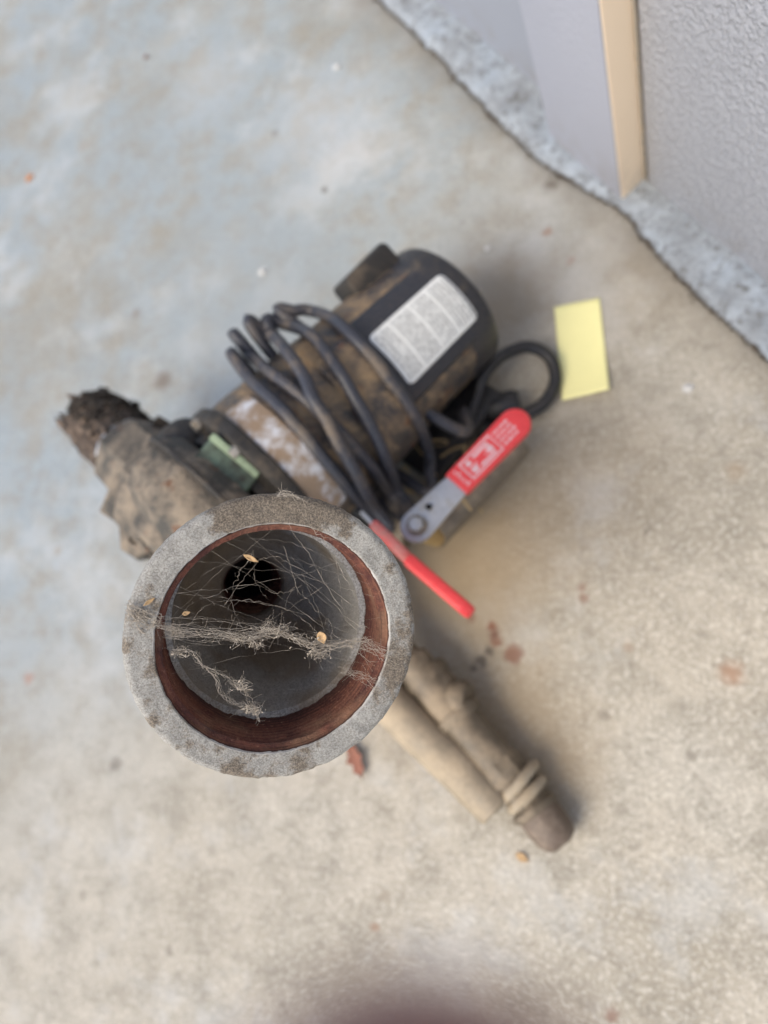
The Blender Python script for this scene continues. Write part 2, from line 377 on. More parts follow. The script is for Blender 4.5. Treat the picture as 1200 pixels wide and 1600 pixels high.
def tube(pts, r, n=12, bm=None, cap=True, flat=1.0):
    bm = bm or bmesh.new(); rows = []; nrm = None
    L = len(pts)
    for i, p in enumerate(pts):
        t = (pts[min(i + 1, L - 1)] - pts[max(i - 1, 0)])
        if t.length < 1e-9: t = V((0, 0, 1))
        t.normalize()
        if nrm is None: nrm = t.orthogonal().normalized()
        nrm = nrm - t * nrm.dot(t)
        nrm = nrm.normalized() if nrm.length > 1e-6 else t.orthogonal().normalized()
        b = t.cross(nrm); rr = r(i / (L - 1)) if callable(r) else r
        rows.append([bm.verts.new(p + (nrm * math.cos(2 * math.pi * k / n) + b * math.sin(2 * math.pi * k / n) * flat) * rr) for k in range(n)])
    for A, B in zip(rows, rows[1:]):
        for k in range(n): bm.faces.new((A[k], A[(k + 1) % n], B[(k + 1) % n], B[k]))
    if cap: bm.faces.new(rows[0][::-1]); bm.faces.new(rows[-1])
    return bm
def rbox(m, sx, sy, sz, bev=.001, seg=2, bm=None):
    b2 = bmesh.new(); bmesh.ops.create_cube(b2, size=1)
    for v in b2.verts: v.co = V((v.co.x * sx, v.co.y * sy, v.co.z * sz))
    if bev: bmesh.ops.bevel(b2, geom=b2.edges[:], offset=bev, segments=seg, profile=.5, affect='EDGES')
    for v in b2.verts: v.co = m @ v.co
    if bm is None: return b2
    me = bpy.data.meshes.new('t'); b2.to_mesh(me); b2.free(); bm.from_mesh(me); bpy.data.meshes.remove(me); return bm
def slab_poly(pts2, m, h, bev=.0008):
    """a plate with an outline (2-D points in m's xy plane) and thickness h, edges bevelled"""
    bm = bmesh.new()
    f = bm.faces.new([bm.verts.new(V((x, y, 0))) for x, y in pts2])
    r = bmesh.ops.extrude_face_region(bm, geom=[f])
    for v in r['geom']:
        if isinstance(v, bmesh.types.BMVert): v.co.z += h
    if bev:
        es = [e for e in bm.edges if abs(e.verts[0].co.z - e.verts[1].co.z) < 1e-7]
        bmesh.ops.bevel(bm, geom=es, offset=bev, segments=2, profile=.5, affect='EDGES')
    for v in bm.verts: v.co = m @ v.co
    return bm
def rough(bm, amp, sc, dirn=None, sub=0):
    if sub: bmesh.ops.subdivide_edges(bm, edges=bm.edges[:], cuts=sub, use_grid_fill=True)
    bm.normal_update()
    for v in bm.verts:
        d = noise.fractal(v.co * sc, .7, 2.0, 4)
        v.co += (v.normal if dirn is None else dirn) * d * amp
    return bm
def hexhead(m, r, h, bm=None):
    return lathe([(0, 0), (r, 0), (r, h * .8), (r * .88, h), (0, h)], m, 6, bm=bm)

# ------------------------------------------------------------------ the setting
AU = V((.5664, -.8241, 0)); AV = V((.8241, .5664, 0))      # along the wall, towards the wall
def UVW(u, v, z=0): return AU * u + AV * v + V((0, 0, z))
CR = [(-1.2, .206), (-.9, .209), (-.698, .2085), (-.64, .2080), (-.587, .206), (-.53, .202), (-.471, .199), (-.43, .198), (-.398, .200), (-.36, .206), (-.321, .2135),
      (-.29, .2075), (-.255, .205), (-.21, .203), (-.15, .2037), (.1, .205), (.6, .204)]
def crack(u):
    if u <= CR[0][0]: b = CR[0][1]
    elif u >= CR[-1][0]: b = CR[-1][1]
    else:
        for (a, x), (c, y) in zip(CR, CR[1:]):
            if a <= u <= c: t = (u - a) / (c - a); t = t * t * (3 - 2 * t); b = x + (y - x) * t; break
    return b + .0022 * noise.fractal(V((u * 30, 3, 1)), .6, 2, 4) + .0014 * noise.noise(V((u * 220, 7, 2)))
us = [-30, -8, -3, -1.8, -1.3] + [-.95 + .0025 * i for i in range(560)] + [.6, 1, 3, 8, 30]
ts = [0, .001, .0022, .004, .007, .012, .02, .035, .06, .1, .2, .5, 1.2, 4, 30]
bm = bmesh.new(); rows = []
for u in us:
    row = []; c = crack(u)
    chip = max(0, noise.noise(V((u * 55, 9, 4)))) * .004
    for j, t in enumerate(ts):
        v = c - .0002 - t
        z = -.0024 * math.exp(-t / (.0018 + chip)) + (.0006 * noise.noise(V((u * 90, v * 90, 0))) if t < .3 else 0)
        row.append(bm.verts.new(UVW(u, v, z)))
    row.insert(0, bm.verts.new(UVW(u, c - .0001, -.012)))
    rows.append(row)
for A, B in zip(rows, rows[1:]):
    for j in range(len(A) - 1): bm.faces.new((A[j], A[j + 1], B[j + 1], B[j]))
tag(obj('concrete_floor', bm, 'concrete'), 'worn grey and beige concrete slab under everything', None, kind='structure')
# footing strip between the crack and the walls: real step, broken edge
bm = bmesh.new(); rows = []
for u in us:
    c = crack(u); row = [bm.verts.new(UVW(u, c + .0001, -.012))]
    gap = .0002 + max(0, noise.noise(V((u * 40, 1, 8))) - .12) * .0045
    tt = [0, .0012, .003, .006, .010, .015, .021, .028, .036, .09]
    for j, t in enumerate(tt):
        v = c + gap + t
        lip = .0050 + .0028 * noise.noise(V((u * 25, 5, 5)))
        z = -.004 + (lip + .004) * (1 - math.exp(-t / .0032)) + .0016 * noise.fractal(V((u * 120, v * 120, 1)), .7, 2, 4) + t * .05
        row.append(bm.verts.new(UVW(u, v, z)))
    rows.append(row)
for A, B in zip(rows, rows[1:]):
    for j in range(len(A) - 1): bm.faces.new((A[j], A[j + 1], B[j + 1], B[j]))
tag(obj('concrete_footing', bm, 'footing'), 'rough pale blue-grey concrete strip at the foot of the walls', None, kind='structure')
bm = bmesh.new(); bm.faces.new([bm.verts.new(UVW(a, b, -.0048)) for a, b in ((-30, -30), (30, -30), (30, 30), (-30, 30))])
for f in bm.faces: pass
tag(obj('soil', bm, 'soil'), None, None, kind='structure')
# crumbs of dirt lying in the crack
bm = bmesh.new()
for i in range(1700):
    u = random.uniform(-.85, .05); v = crack(u) + random.gauss(.0004, .0036); r = random.uniform(.0003, .0013)
    p = UVW(u, v, -.003 + r * .6 + random.random() * .002)
    m = Matrix.Translation(p) @ Matrix.Rotation(random.random() * 6, 4, V((random.random(), 1, .3)).normalized()) @ Matrix.Diagonal((r, r * random.uniform(.5, 1.2), r * .7, 1))
    bmesh.ops.create_icosphere(bm, subdivisions=1, radius=1, matrix=m)
tag(obj('crack_dirt', bm, 'soil'), 'dark crumbs of dirt lying in the broken joint along the footing', 'dirt', kind='stuff')

def wallbox(name, u0, u1, v0, v1, z0, z1, mat, parent=None, bev=.0015):
    c = UVW((u0 + u1) / 2, (v0 + v1) / 2, (z0 + z1) / 2)
    m = Matrix((AU, AV, V((0, 0, 1)))).transposed().to_4x4(); m.translation = c
    return obj(name, rbox(m, u1 - u0, v1 - v0, z1 - z0, bev), mat, parent)
WT = 1.1
o = wallbox('stucco_wall', -.3255, 3.0, .2405, .34, -.02, WT, 'stucco')
tag(o, 'lavender-grey stucco wall with orange-peel texture right of the tan strip', 'wall')
o = wallbox('panel_wall', -3.0, -.4252, .2408, .34, -.02, WT, 'panel_paint')
tag(o, 'smooth bluish-grey wall panel at the top of the photo, left of the trim board', 'wall')
t = thing('trim_board', UVW(-.377, .22, 0), 'lavender upright trim board with a tan edge standing proud of the walls', 'trim')
# board front and its tan edge strip
c0, c1 = -.4250, -.3310
wallbox('board', c0, c1, .2172, .31, .002, WT, 'trim_paint', t, .002)
wallbox('edge_strip', c1 + .0002, -.3290, .2185, .31, .003, WT, 'tan_edge', t, .0005)
# gritty joint where the tan edge meets the stucco
bm = bmesh.new()
pts = [UVW(-.3272 + .0006 * noise.noise(V((z * 60, 0, 0))), .2398 + .0006 * noise.noise(V((z * 80, 4, 0))), z) for z in [i * .004 for i in range(0, 275)]]
tube(pts, lambda s: .0014 + .0009 * noise.noise(V((s * 260, 2, 2))), 6, bm)
obj('caulk_joint', bm, 'caulk', t)

# ------------------------------------------------------------------ the pump
E0 = V((-.142, .293, .063)); G0 = V((-.252, .163, .116))
AX = (E0 - G0).normalized()                               # from the pump end to the closed end of the motor
ML = (E0 - G0).length
pump = thing('water_pump', V((-.23, .17, 0)), 'dusty black electric water pump with a wide galvanised pipe mouth tilted at the camera', 'water pump')
MF = frame(G0, AX, V((0, 0, 1)))                         # motor frame: z along the motor, x up
R0, R1 = .0610, .0518
def mr(z): return R0 + (R1 - R0) * min(1, max(0, z / ML))
# shell
prof = [(R0 + .001, -.020)]
for i in range(25):
    z = -.018 + i / 24 * (ML - .006); prof.append((mr(z), z))
prof += [(R1 - .0004, ML - .0235)]
obj('motor_shell', rough(lathe(prof, MF, 120), .0006, 60), 'motor', pump)
cap = lathe([(R1 + .0012, ML - .025), (R1 + .002, ML - .0235), (R1 + .0022, ML - .004), (R1 + .001, ML + .0005), (R1 - .002, ML + .003), (R1 - .010, ML + .0045), (.02, ML + .006), (.018, ML + .010), (0, ML + .010)], MF, 120)
capo = obj('end_cap', cap, 'end_cap', pump)
for a in (45, 135, 225, 315):
    aa = math.radians(a); p = MF @ V((math.cos(aa) * .045, math.sin(aa) * .043, ML + .002))
    obj('through_bolt', hexhead(frame(p, AX), .0045, .005), 'bolt', pump)
# clean dark bands either side of the rating label + curved labels
def patch(name, z0, z1, a0, a1, lift, mat, parent, rc=.006, nz=24, na=40, zskew=0):
    """a sheet wrapped on the motor between lengths z0..z1 and angles a0..a1 (degrees), with rounded corners"""
    me = bpy.data.meshes.new(name); vs = []; fs = []; uv = []
    for i in range(nz + 1):
        for j in range(na + 1):
            s, t_ = i / nz, j / na
            z = z0 + (z1 - z0) * s; a = math.radians(a0 + (a1 - a0) * t_)
            # pull the corners in
            W_ = abs(z1 - z0) / 2; H_ = abs(math.radians(a1 - a0)) * .058 / 2
            x = (s - .5) * 2 * W_; y = (t_ - .5) * 2 * H_
            k = min(rc, W_, H_)
            ex = max(0, abs(x) - (W_ - k)); ey = max(0, abs(y) - (H_ - k)); l = math.hypot(ex, ey)
            if l > 1e-9:
                mm = max(ex, ey); f_ = mm / l
                x2 = math.copysign(W_ - k + ex * f_, x) if ex > 0 else x; y2 = math.copysign(H_ - k + ey * f_, y) if ey > 0 else y
                x, y = x2, y2
            z = (z0 + z1) / 2 + x * (1 if z1 > z0 else -1); a = math.radians((a0 + a1) / 2) + y / .058 * (1 if a1 > a0 else -1)
            r = mr(z) + lift
            vs.append(MF @ V((r * math.cos(a), r * math.sin(a), z + zskew * (t_ - .5)))); uv.append((s, t_))
    for i in range(nz):
        for j in range(na):
            q = i * (na + 1) + j; fs.append((q, q + 1, q + na + 2, q + na + 1))
    me.from_pydata(vs, [], fs); me.update()
    # give it thickness: a skirt down to the shell
    u = me.uv_layers.new(name='UVMap')
    for lp in me.loops: u.data[lp.index].uv = uv[lp.vertex_index]
    o = obj(name, me, mat, parent)
    sm = o.modifiers.new('thick', 'SOLIDIFY'); sm.thickness = .0006; sm.offset = -1
    return o
# ang 0 = straight up; the camera side of the motor is at positive / negative angles tuned below
LA0, LA1 = 13, 57
patch('dark_band', ML - .092, ML - .005, -6, 70, .0010, 'motor_clean', pump, .004)
patch('rating_label', ML - .086, ML - .011, LA0, LA1, .0019, 'label', pump, .0045)
patch('warning_label', -.0125, .0095, -16, 84, .0016, 'label2', pump, .003)
patch('capacitor_cover', .052, .086, 2, 104, .0036, 'motor', pump, .008)
# conduit box on the far side of the closed end
m = frame(MF @ V((.035, -.042, ML - .034)), AX, MF.to_3x3() @ V((.64, -.77, 0)))
b = rbox(m, .026, .036, .046, .005, 3); obj('conduit_box', rough(b, .0015, 60), 'dark_cast', pump)
m = frame(MF @ V((.038, -.045, ML - .014)), AX, MF.to_3x3() @ V((.64, -.77, 0)))
obj('conduit_lug', rough(rbox(m, .014, .012, .012, .002), .001, 90), 'dark_cast', pump)
# adapter between motor and pump casing
prof = [(R0 - .004, -.013), (.0645, -.013), (.0655, -.015), (.0655, -.022), (.064, -.024), (.056, -.026), (.052, -.028), (.052, -.034), (.03, -.036)]
obj('adapter_ring', rough(lathe(prof, MF, 120), .001, 70), 'dark_cast', pump)
for a in (-80, -35, 10, 60, 110, 160, 210, 255):
    aa = math.radians(a); p = MF @ V((math.cos(aa) * .060, math.sin(aa) * .060, -.0235))
    obj('flange_bolt', hexhead(frame(p, -AX), .005, .006), 'bolt', pump)
# volute casing
VC = G0 - AX * .066
prof = [(.0, .030), (.046, .030), (.060, .027), (.068, .018), (.070, .006), (.069, -.008), (.062, -.020), (.050, -.026), (.044, -.028), (.040, -.036), (.030, -.040), (0, -.041)]
VF = frame(VC, AX, V((0, 0, 1)))
fine = []
for (r, z), (r2, z2) in zip(prof, prof[1:]):
    for k in range(4): fine.append((r + (r2 - r) * k / 4, z + (z2 - z) * k / 4))
fine.append(prof[-1])
obj('pump_casing', rough(lathe(fine, VF, 9), .0012, 42), 'cast', pump)
for zz, rr_ in ((.012, .0705),):
    obj('casting_seam', rough(lathe([(rr_ - .004, zz - .002), (rr_ + .0022, zz - .0018), (rr_ + .0030, zz), (rr_ + .0022, zz + .0018), (rr_ - .004, zz + .002)], VF, 90), .001, 90), 'dark_cast', pump)
# intake branch: collar, cover plate and the broken, crusted stub
SE = W(152, 660, .088)
SX = (SE - VC).normalized()
SL = (SE - VC).length
SF = frame(VC, SX, V((0, 0, 1)))
def lump(a, r, z, j): return r + .0025 * noise.noise(V((math.cos(a) * 2, math.sin(a) * 2, z * 60))), z
SC = (W(190, 702, .1) - VC).dot(SX) - .017
prof = [(.046, .02), (.050, .040), (.050, .055), (.047, .060), (.040, .062), (.036, .066), (.0355, SC - .010), (.034, SC - .007), (.030, SC - .004), (.028, SC)]
fine = []
for (r, z), (r2, z2) in zip(prof, prof[1:]):
    for k in range(4): fine.append((r + (r2 - r) * k / 4, z + (z2 - z) * k / 4))
fine.append(prof[-1]); fine.append((.02, SC))
obj('intake_branch', rough(lathe(fine, SF, 8), .0012, 60), 'cast', pump)
obj('collar_ring', lathe([(.027, SC), (.0285, SC + .0004), (.029, SC + .002), (.0285, SC + .004), (.025, SC + .0044)], SF, 90), 'steel', pump)
def jag(a, r, z, j):
    n_ = noise.fractal(V((math.cos(a) * 3, math.sin(a) * 3, 2)), .6, 2, 4)
    up = max(0, math.sin(a - .3))
    k = max(0, (z - SC) / (SL - SC))
    return r + .0025 * n_ + .0015 * noise.noise(V((math.cos(a) * 5, math.sin(a) * 5, z * 90))), z + k * (.028 * n_ - .010 * up)
SS = (SL - SC) / 12
prof = [(.0285, SC)] + [(.0285, SC + SS * i) for i in range(1, 13)] + [(.024, SL + .0008)] + [(.022, SL - .001 - SS * i) for i in range(1, 10)] + [(0, SC + .002)]
print('SL', SL, SC)
obj('intake_stub', rough(lathe(prof, SF, 110, jag=jag), .0018, 90), 'stub', pump)
# flaky black crust hanging off the stub's rim
bm = bmesh.new()
for i in range(330):
    a = random.uniform(-.1, math.pi * .95); z = SC + .003 + random.random() ** .8 * (SL - SC - .002); r = .0285 + abs(random.gauss(.0006, .0014))
    p = SF @ V((r * math.cos(a), r * math.sin(a), z)); s = random.uniform(.0016, .0046)
    q = (SF.to_3x3() @ Matrix.Rotation(a, 3, 'Z') @ Matrix.Rotation(math.pi / 2 + random.gauss(0, .35), 3, 'Y') @ Matrix.Rotation(random.random() * 6.3, 3, 'Z'))
    vs = [bm.verts.new(p + (q @ V((x * s * random.uniform(.6, 1.5), y * s * random.uniform(.6, 1.2), random.gauss(0, .12) * s)))) for x, y in ((-1, -.6), (.2, -1), (1, .1), (.3, .9), (-.8, .7))]
    vs2 = [bm.verts.new(v.co + (q @ V((0, 0, s * .25)))) for v in vs]
    bm.faces.new(vs[::-1]); bm.faces.new(vs2)
    for k in range(5): bm.faces.new((vs[k], vs[(k + 1) % 5], vs2[(k + 1) % 5], vs2[k]))
tag(obj('flaking_crust', bm, 'crud', pump, False), 'black flaking crust on the broken stub', None, kind='stuff')
# casing details seen left of the big mouth
def on_ray(px, py, z): return W(px, py, z)
CC = W(262, 782, .158)
def facing(c, k=.5, tilt=V((0, 0, .7)), xh=None): return frame(c, (CAMLOC - c).normalized() * k + tilt, xh if xh is not None else SX)
m = facing(CC, .35, V((-.25, -.15, .9)), W(300, 730, .15) - CC)
obj('cover_plate', rough(rbox(m, .054, .040, .020, .003, 2), .0012, 60, sub=3), 'cast', pump)
for dx, dy in ((-.020, -.014), (.020, .013)):
    obj('cover_bolt', rough(hexhead(frame(m @ V((dx, dy, .0065)), m.to_3x3() @ V((0, 0, 1))), .0055, .005), .0006, 200), 'cast', pump)
c = W(288, 698, .150); obj('dome_plug', rough(lathe([(.021, -.02), (.021, 0), (.0195, .005), (.015, .009), (.008, .0115), (0, .012)], facing(c), 40), .0012, 80), 'dark_cast', pump)
c = W(222, 838, .145); obj('hex_plug', rough(lathe([(.017, -.015), (.017, .006), (.015, .008), (.006, .008), (.005, .006), (0, .006)], facing(c, .4, V((-.3, -.2, .7))), 6), .0008, 120), 'cast', pump)
c = W(224, 772, .128); m3 = facing(c, .3, V((-.2, -.1, .9)), W(250, 720, .13) - c)
obj('casting_block', rough(rbox(m3, .050, .036, .034, .0025, 2), .0010, 70, sub=3), 'cast', pump)
obj('cover_bolt', rough(hexhead(frame(m3 @ V((.012, -.006, .0165)), m3.to_3x3() @ V((0, 0, 1))), .0055, .004), .0005, 200), 'cast', pump)
ra, rb = W(236, 700, .147), W(278, 752, .166)
obj('casting_rib', rough(tube(catmull([ra, (ra + rb) / 2, rb], 8), .0035, 10), .001, 150), 'dark_cast', pump)
ra, rb = W(300, 762, .172), W(215, 810, .150)
obj('casting_rib', rough(tube(catmull([ra, (ra + rb) / 2 + V((0, 0, .002)), rb], 8), .0045, 10), .0015, 130), 'cast', pump)
obj('collar_chip', rough(rbox(facing(W(254, 664, .115), .5), .012, .010, .012, .002), .001, 200), 'crud', pump)
# green corroded block clamped between casing and motor
c = W(345, 745, .174); gx = (W(395, 764, .172) - W(325, 703, .172)).normalized()
m = frame(c, (CAMLOC - c).normalized() * .8 + V((0, 0, .4)), gx)
g = obj('corroded_block', rough(rbox(m, .039, .034, .018, .002, 2), .0008, 100, sub=3), 'green', pump)
g['label'] = 'green corroded brass block'
m2 = m @ Matrix.Translation((0, .0165, .0085)); obj('block_ridge', rough(rbox(m2, .039, .005, .005, .001), .0003, 200), 'green_highlight', pump)  # lighter green paints the highlight along the block's top edge
obj('pump_foot', rough(rbox(Matrix.Translation(V((VC.x, VC.y, .030))) @ Matrix.Rotation(.9, 4, 'Z'), .05, .09, .0598, .004), .001, 40), 'dark_cast', pump)
# motor cradle under the closed end
p = MF @ V((0, 0, ML - .05)); obj('motor_foot', rbox(Matrix.Translation(V((p.x, p.y, .0085))) @ Matrix.Rotation(.9, 4, 'Z'), .05, .08, .0168, .003), 'dark_cast', pump)

m = frame(W(700, 668, .013), V((0, 0, 1)), V((AX.x, AX.y, 0)))
obj('shade_block', rough(rbox(m, .090, .050, .0245, .004), .0015, 40), 'cable', pump)  # added black block standing in for the deep shade beside the motor
# riser pipe with the wide bell mouth
RF = frame(MC, RA, RW @ V((1, 0, 0)))
ro = .0537
prof = [(.0143, -.16), (.0143, -.098), (.0150, -.0945), (.020, -.090), (.0262, -.083), (.0308, -.073), (.0342, -.062), (.0364, -.050), (.0374, -.040), (.0377, -.0275)]
fine = []
for (r, z), (r2, z2) in zip(prof, prof[1:]):
    for k in range(4): fine.append((r + (r2 - r) * k / 4, z + (z2 - z) * k / 4))
fine.append(prof[-1]); fine.append((.0415, -.0272))
bell = obj('bell_lining', rough(lathe(fine, RF, 160), .0003, 120), 'bowl', pump)
# inside of the pipe below, its depth painted black as shade
obj('bore_thread', rough(lathe([(.0142, -.0985)] + [(.0136 + .0005 * (i % 2), -.0990 - .0009 * i) for i in range(30)] + [(.0130, -.127)], RF, 60), .0002, 200), 'thread', pump)
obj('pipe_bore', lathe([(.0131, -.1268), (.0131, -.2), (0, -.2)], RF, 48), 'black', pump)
prof = []; nth = 11
for i in range(nth * 8 + 1):
    z = -.0275 + (.0245) * i / (nth * 8); ph = (i % 8) / 8
    prof.append((.0408 + .0016 * (1 - abs(ph * 2 - 1) * 2) * .6 + .0006 * (i / (nth * 8)), z))
prof += [(.0422, -.0024), (.0426, -.0012), (.0430, -.0006)]
obj('rusty_thread', rough(lathe(prof, RF, 220), .00022, 260), 'thread', pump)
prof = [(.0429, -.0007), (.0433, 0)]
for i in range(1, 16): prof.append((.0433 + (.0512 - .0433) * i / 15, .0001))
for i in range(1, 9):
    a = i / 8 * math.pi / 2; prof.append((.0512 + (ro - .0512) * math.sin(a), -(.0030) * (1 - math.cos(a))))
for i in range(1, 8): prof.append((ro - .0006 - .0010 * i, -.003 - .003 * i))
prof += [(.0455, -.036), (.0435, -.048), (.0405, -.058), (.036, -.070), (.030, -.080), (.0275, -.088), (.0275, -.118), (.0255, -.120), (.021, -.1205)]
def rimjag(a, r, z, j):
    n_ = noise.fractal(V((math.cos(a) * 9, math.sin(a) * 9, z * 200)), .7, 2, 4)
    if r > .0505: chip = max(0, noise.noise(V((math.cos(a) * 14, math.sin(a) * 14, 3))) - .45) * .0022
    else: chip = 0
    return r + .00018 * n_ - chip, z + .00015 * n_ - chip * .5
obj('bell_mouth', rough(lathe(prof, RF, 320, jag=rimjag), .00022, 300), 'rim', pump)
obj('riser_pipe', rough(lathe([(.0205, -.12), (.0205, -.16), (.0205, -.21), (.0205, -.232), (.027, -.233), (.028, -.25), (.028, -.275)], RF, 80), .0006, 70), 'rim', pump)

# ------------------------------------------------------------------ power cord wound round the motor
CRAD = .0043
def drape(px, py, extra=0.0):
    d = ray(px, py).normalized(); o = CAMLOC
    w0 = o - G0; dp = d - AX * d.dot(AX); wp = w0 - AX * w0.dot(AX)
    z = None
    A_ = dp.dot(dp); B_ = dp.dot(wp)
    t = -B_ / A_; p = o + d * t; z = (p - G0).dot(AX)
    Rr = mr(z) + CRAD + .0004 + extra
    C_ = wp.dot(wp) - Rr * Rr; D = B_ * B_ - A_ * C_
    if D > 0:
        t = (-B_ - math.sqrt(D)) / A_
    return o + d * t
def under(z, a, extra=.0):
    a = math.radians(a); r = mr(z) + CRAD + .002 + extra
    p = MF @ V((r * math.cos(a), r * math.sin(a), z)); p.z = max(p.z, .006); return p
def axz(p): return (p - G0).dot(AX)
loops = [ # lists of photo pixels from the far (upper left) side over the top to the near (lower right) side
    ([(451, 499), (463, 486), (494, 487), (539, 513), (585, 563), (624, 613), (654, 660), (670, 705), (671, 740), (658, 764)], .002),
    ([(427, 522), (447, 508), (486, 524), (524, 572), (555, 622), (585, 676), (606, 725), (622, 765), (634, 800)], .004),
    ([(400, 522), (418, 520), (440, 539), (468, 577), (493, 626), (524, 682), (553, 734), (583, 790), (600, 818)], .0095),
    ([(379, 536), (390, 553), (424, 583), (458, 607), (501, 645), (545, 690), (585, 735), (612, 772), (640, 812)], .001),
    ([(376, 565), (390, 592), (436, 634), (466, 667), (505, 715), (548, 765), (580, 805)], .000),
]
pts = []
SIDE = (MF.to_3x3() @ V((0, 1, 0)))
for i, (lp, ex) in enumerate(loops):
    dr = [drape(x, y, ex + .0 * k) for k, (x, y) in enumerate(lp)]
    if i % 2 == 0 or True:
        if pts:
            z0 = axz(pts[-1]); z1 = axz(dr[0])
            for k, a in enumerate((-140, -180, -220)):
                pts.append(under(z0 + (z1 - z0) * (k + 1) / 4, a, .002 + .002 * i))
    pts += dr
# the tail drops off the motor beside the valve
pts += [W(592, 838, .06), W(575, 850, .03)]
# start: comes from the motor's terminal side
pts = [MF @ V((-.03, .060, ML - .05)), MF @ V((-.01, .072, ML - .075))] + pts
cp = catmull(pts, 9)
for i, p in enumerate(cp):
    p += V((noise.noise(V((i * .16, 1, 0))), noise.noise(V((i * .16, 7, 0))), noise.noise(V((i * .16, 13, 0))))) * .0009
    p.z = max(p.z, CRAD + .0005)
tag(obj('power_cord', tube(cp, CRAD, 14), 'cord'), 'dusty grey power cord wound in five loops round the pump motor', 'power cord')
# black cable loop on the floor beyond the motor
cb = [W(700, 700, .020), W(728, 664, .024), W(745, 620, .03), W(757, 585, .036), W(785, 556, .03), W(825, 542, .02), W(858, 558, .012), W(868, 592, .008), W(856, 622, .008), W(835, 640, .010), W(800, 655, .014), W(760, 668, .010), W(700, 678, .006)]
tag(obj('black_cable', tube(catmull(cb, 10), .0050, 14), 'cable'), 'clean black cable bent in a loop on the floor beside the yellow note', 'cable')
tag(obj('black_boot', lathe([(0, 0), (.008, 0), (.011, .004), (.011, .022), (.008, .028), (.0055, .034), (0, .034)], frame(W(812, 628, .013), W(760, 640, .014) - W(812, 628, .013)), 32), 'cable'),
    'short black rubber boot on the floor inside the cable loop', 'rubber boot')

# ------------------------------------------------------------------ ball valves with red levers and the pipes
def roundend(L, w0, w1, n=10, both=False):
    pts = [(0, -w0 / 2), (L - w1 / 2, -w1 / 2)]
    for i in range(1, n): a = -math.pi / 2 + math.pi * i / n; pts.append((L - w1 / 2 + w1 / 2 * math.cos(a), w1 / 2 * math.sin(a)))
    pts += [(L - w1 / 2, w1 / 2), (0, w0 / 2)]
    if both:
        for i in range(1, n): a = math.pi / 2 + math.pi * i / n; pts.append((w0 / 2 * math.cos(a), w0 / 2 * math.sin(a)))
    return pts
pipes = thing('valve_and_pipe_assembly', V((-.15, .05, 0)), 'dusty pipe fittings with two red-handled ball valves lying beside the pump', 'pipe fittings')
# valve 1: lever seen flat, with the printed grip
A = W(652, 822, .104); B = W(822, 646, .092)
lx = (B - A); LL = lx.length
up1 = (V((0, 0, 1)) + (CAMLOC - A).normalized() * .3)
m1 = frame(A, up1, lx)
ly = m1.to_3x3() @ V((0, 1, 0))
# plate frame: x along the lever, z up
x_ = lx.normalized(); z_ = (up1 - x_ * up1.dot(x_)).normalized(); y_ = z_.cross(x_)
m1 = Matrix((x_, y_, z_)).transposed().to_4x4(); m1.translation = A
valve = obj('ball_valve', rough(lathe([(0, -.030), (.012, -.030), (.0135, -.026), (.0135, -.018), (.0155, -.010), (.0155, .006), (.0135, .012), (.0135, .018), (.012, .020), (0, .020)],
            frame(W(622, 806, .050), W(655, 850, .05) - W(600, 776, .05), V((0, 0, 1))), 40), .0006, 90), 'tanpipe_dark', pipes)
obj('stem', lathe([(.006, .06), (.006, .075), (.0075, .076), (.0075, .1), (0, .1)], Matrix.Translation(V((A.x, A.y, 0))), 24), 'brass', valve)
pl = roundend(LL * .50, .023, .017, 10, True)
lev = obj('lever_plate', slab_poly(pl, m1 @ Matrix.Translation((0, 0, -.0015)), .003, .0006), 'steel', valve)
obj('lever_nut', hexhead(m1 @ Matrix.Translation((0, 0, .0017)), .0052, .005), 'steel', valve)
obj('lever_washer', lathe([(0, 0), (.0075, 0), (.0075, .0012), (0, .0012)], m1 @ Matrix.Translation((0, 0, .0014)), 32), 'bolt', valve)
obj('lever_hole', rbox(m1 @ Matrix.Translation((.0145, .003, .0012)), .004, .004, .0042, .0004), 'black', valve)  # black block painted dark in place of the plate's square hole
g0 = LL * .36
gp = roundend(LL - g0, .0200, .0222)
gm = m1 @ Matrix.Translation((g0, 0, -.0038))
obj('red_grip', slab_poly(gp, gm, .0085, .0026), 'red', valve)
# print on the grip: a frame, a logo window and rows of small characters
bm = bmesh.new()
def q(x0, y0, x1, y1, z=.00858):
    mm = gm @ Matrix.Translation(((x0 + x1) / 2, (y0 + y1) / 2, z)); rbox(mm, abs(x1 - x0), abs(y1 - y0), .0003, 0, 1, bm)
GL = LL - g0
gx0, gx1 = .010, .038
q(gx0, -.0075, gx0 + .0011, .0075); q(gx1, -.0075, gx1 + .0009, .0075); q(gx0 + .0011, -.0075, gx1, -.0062); q(gx0 + .0011, .0062, gx1, .0075)
for c_ in range(5):
    x = gx0 + .0032 + c_ * .0048
    for yy in (-.004, -.001, .002):
        if random.random() < .7: q(x, yy, x + random.uniform(.0010, .0022), yy + .0010)
for (a_, b_, c_, d_) in ((.0135, -.0052, .0185, -.0006), (.0205, -.0052, .0345, -.0034), (.0205, .0028, .0345, .0050), (.0300, -.0024, .0350, .0018), (.0135, .0010, .0175, .0050)): q(a_, b_, c_, d_)
for rr in range(4):
    y = -.0066 + rr * .0036; x = gx1 + .003
    while x < GL - .014:
        l = random.uniform(.0012, .0034); q(x, y, x + l, y + .0017); x += l + .0009
for rr in range(5):
    y = -.007 + rr * .003; q(.0042, y, .0058 + random.uniform(0, .002), y + .0014)
for v in bm.verts: v.co += (m1.to_3x3() @ V((0, 0, 1))) * .0
obj('grip_print', bm, 'print', valve, False)
for v in ():
    pass
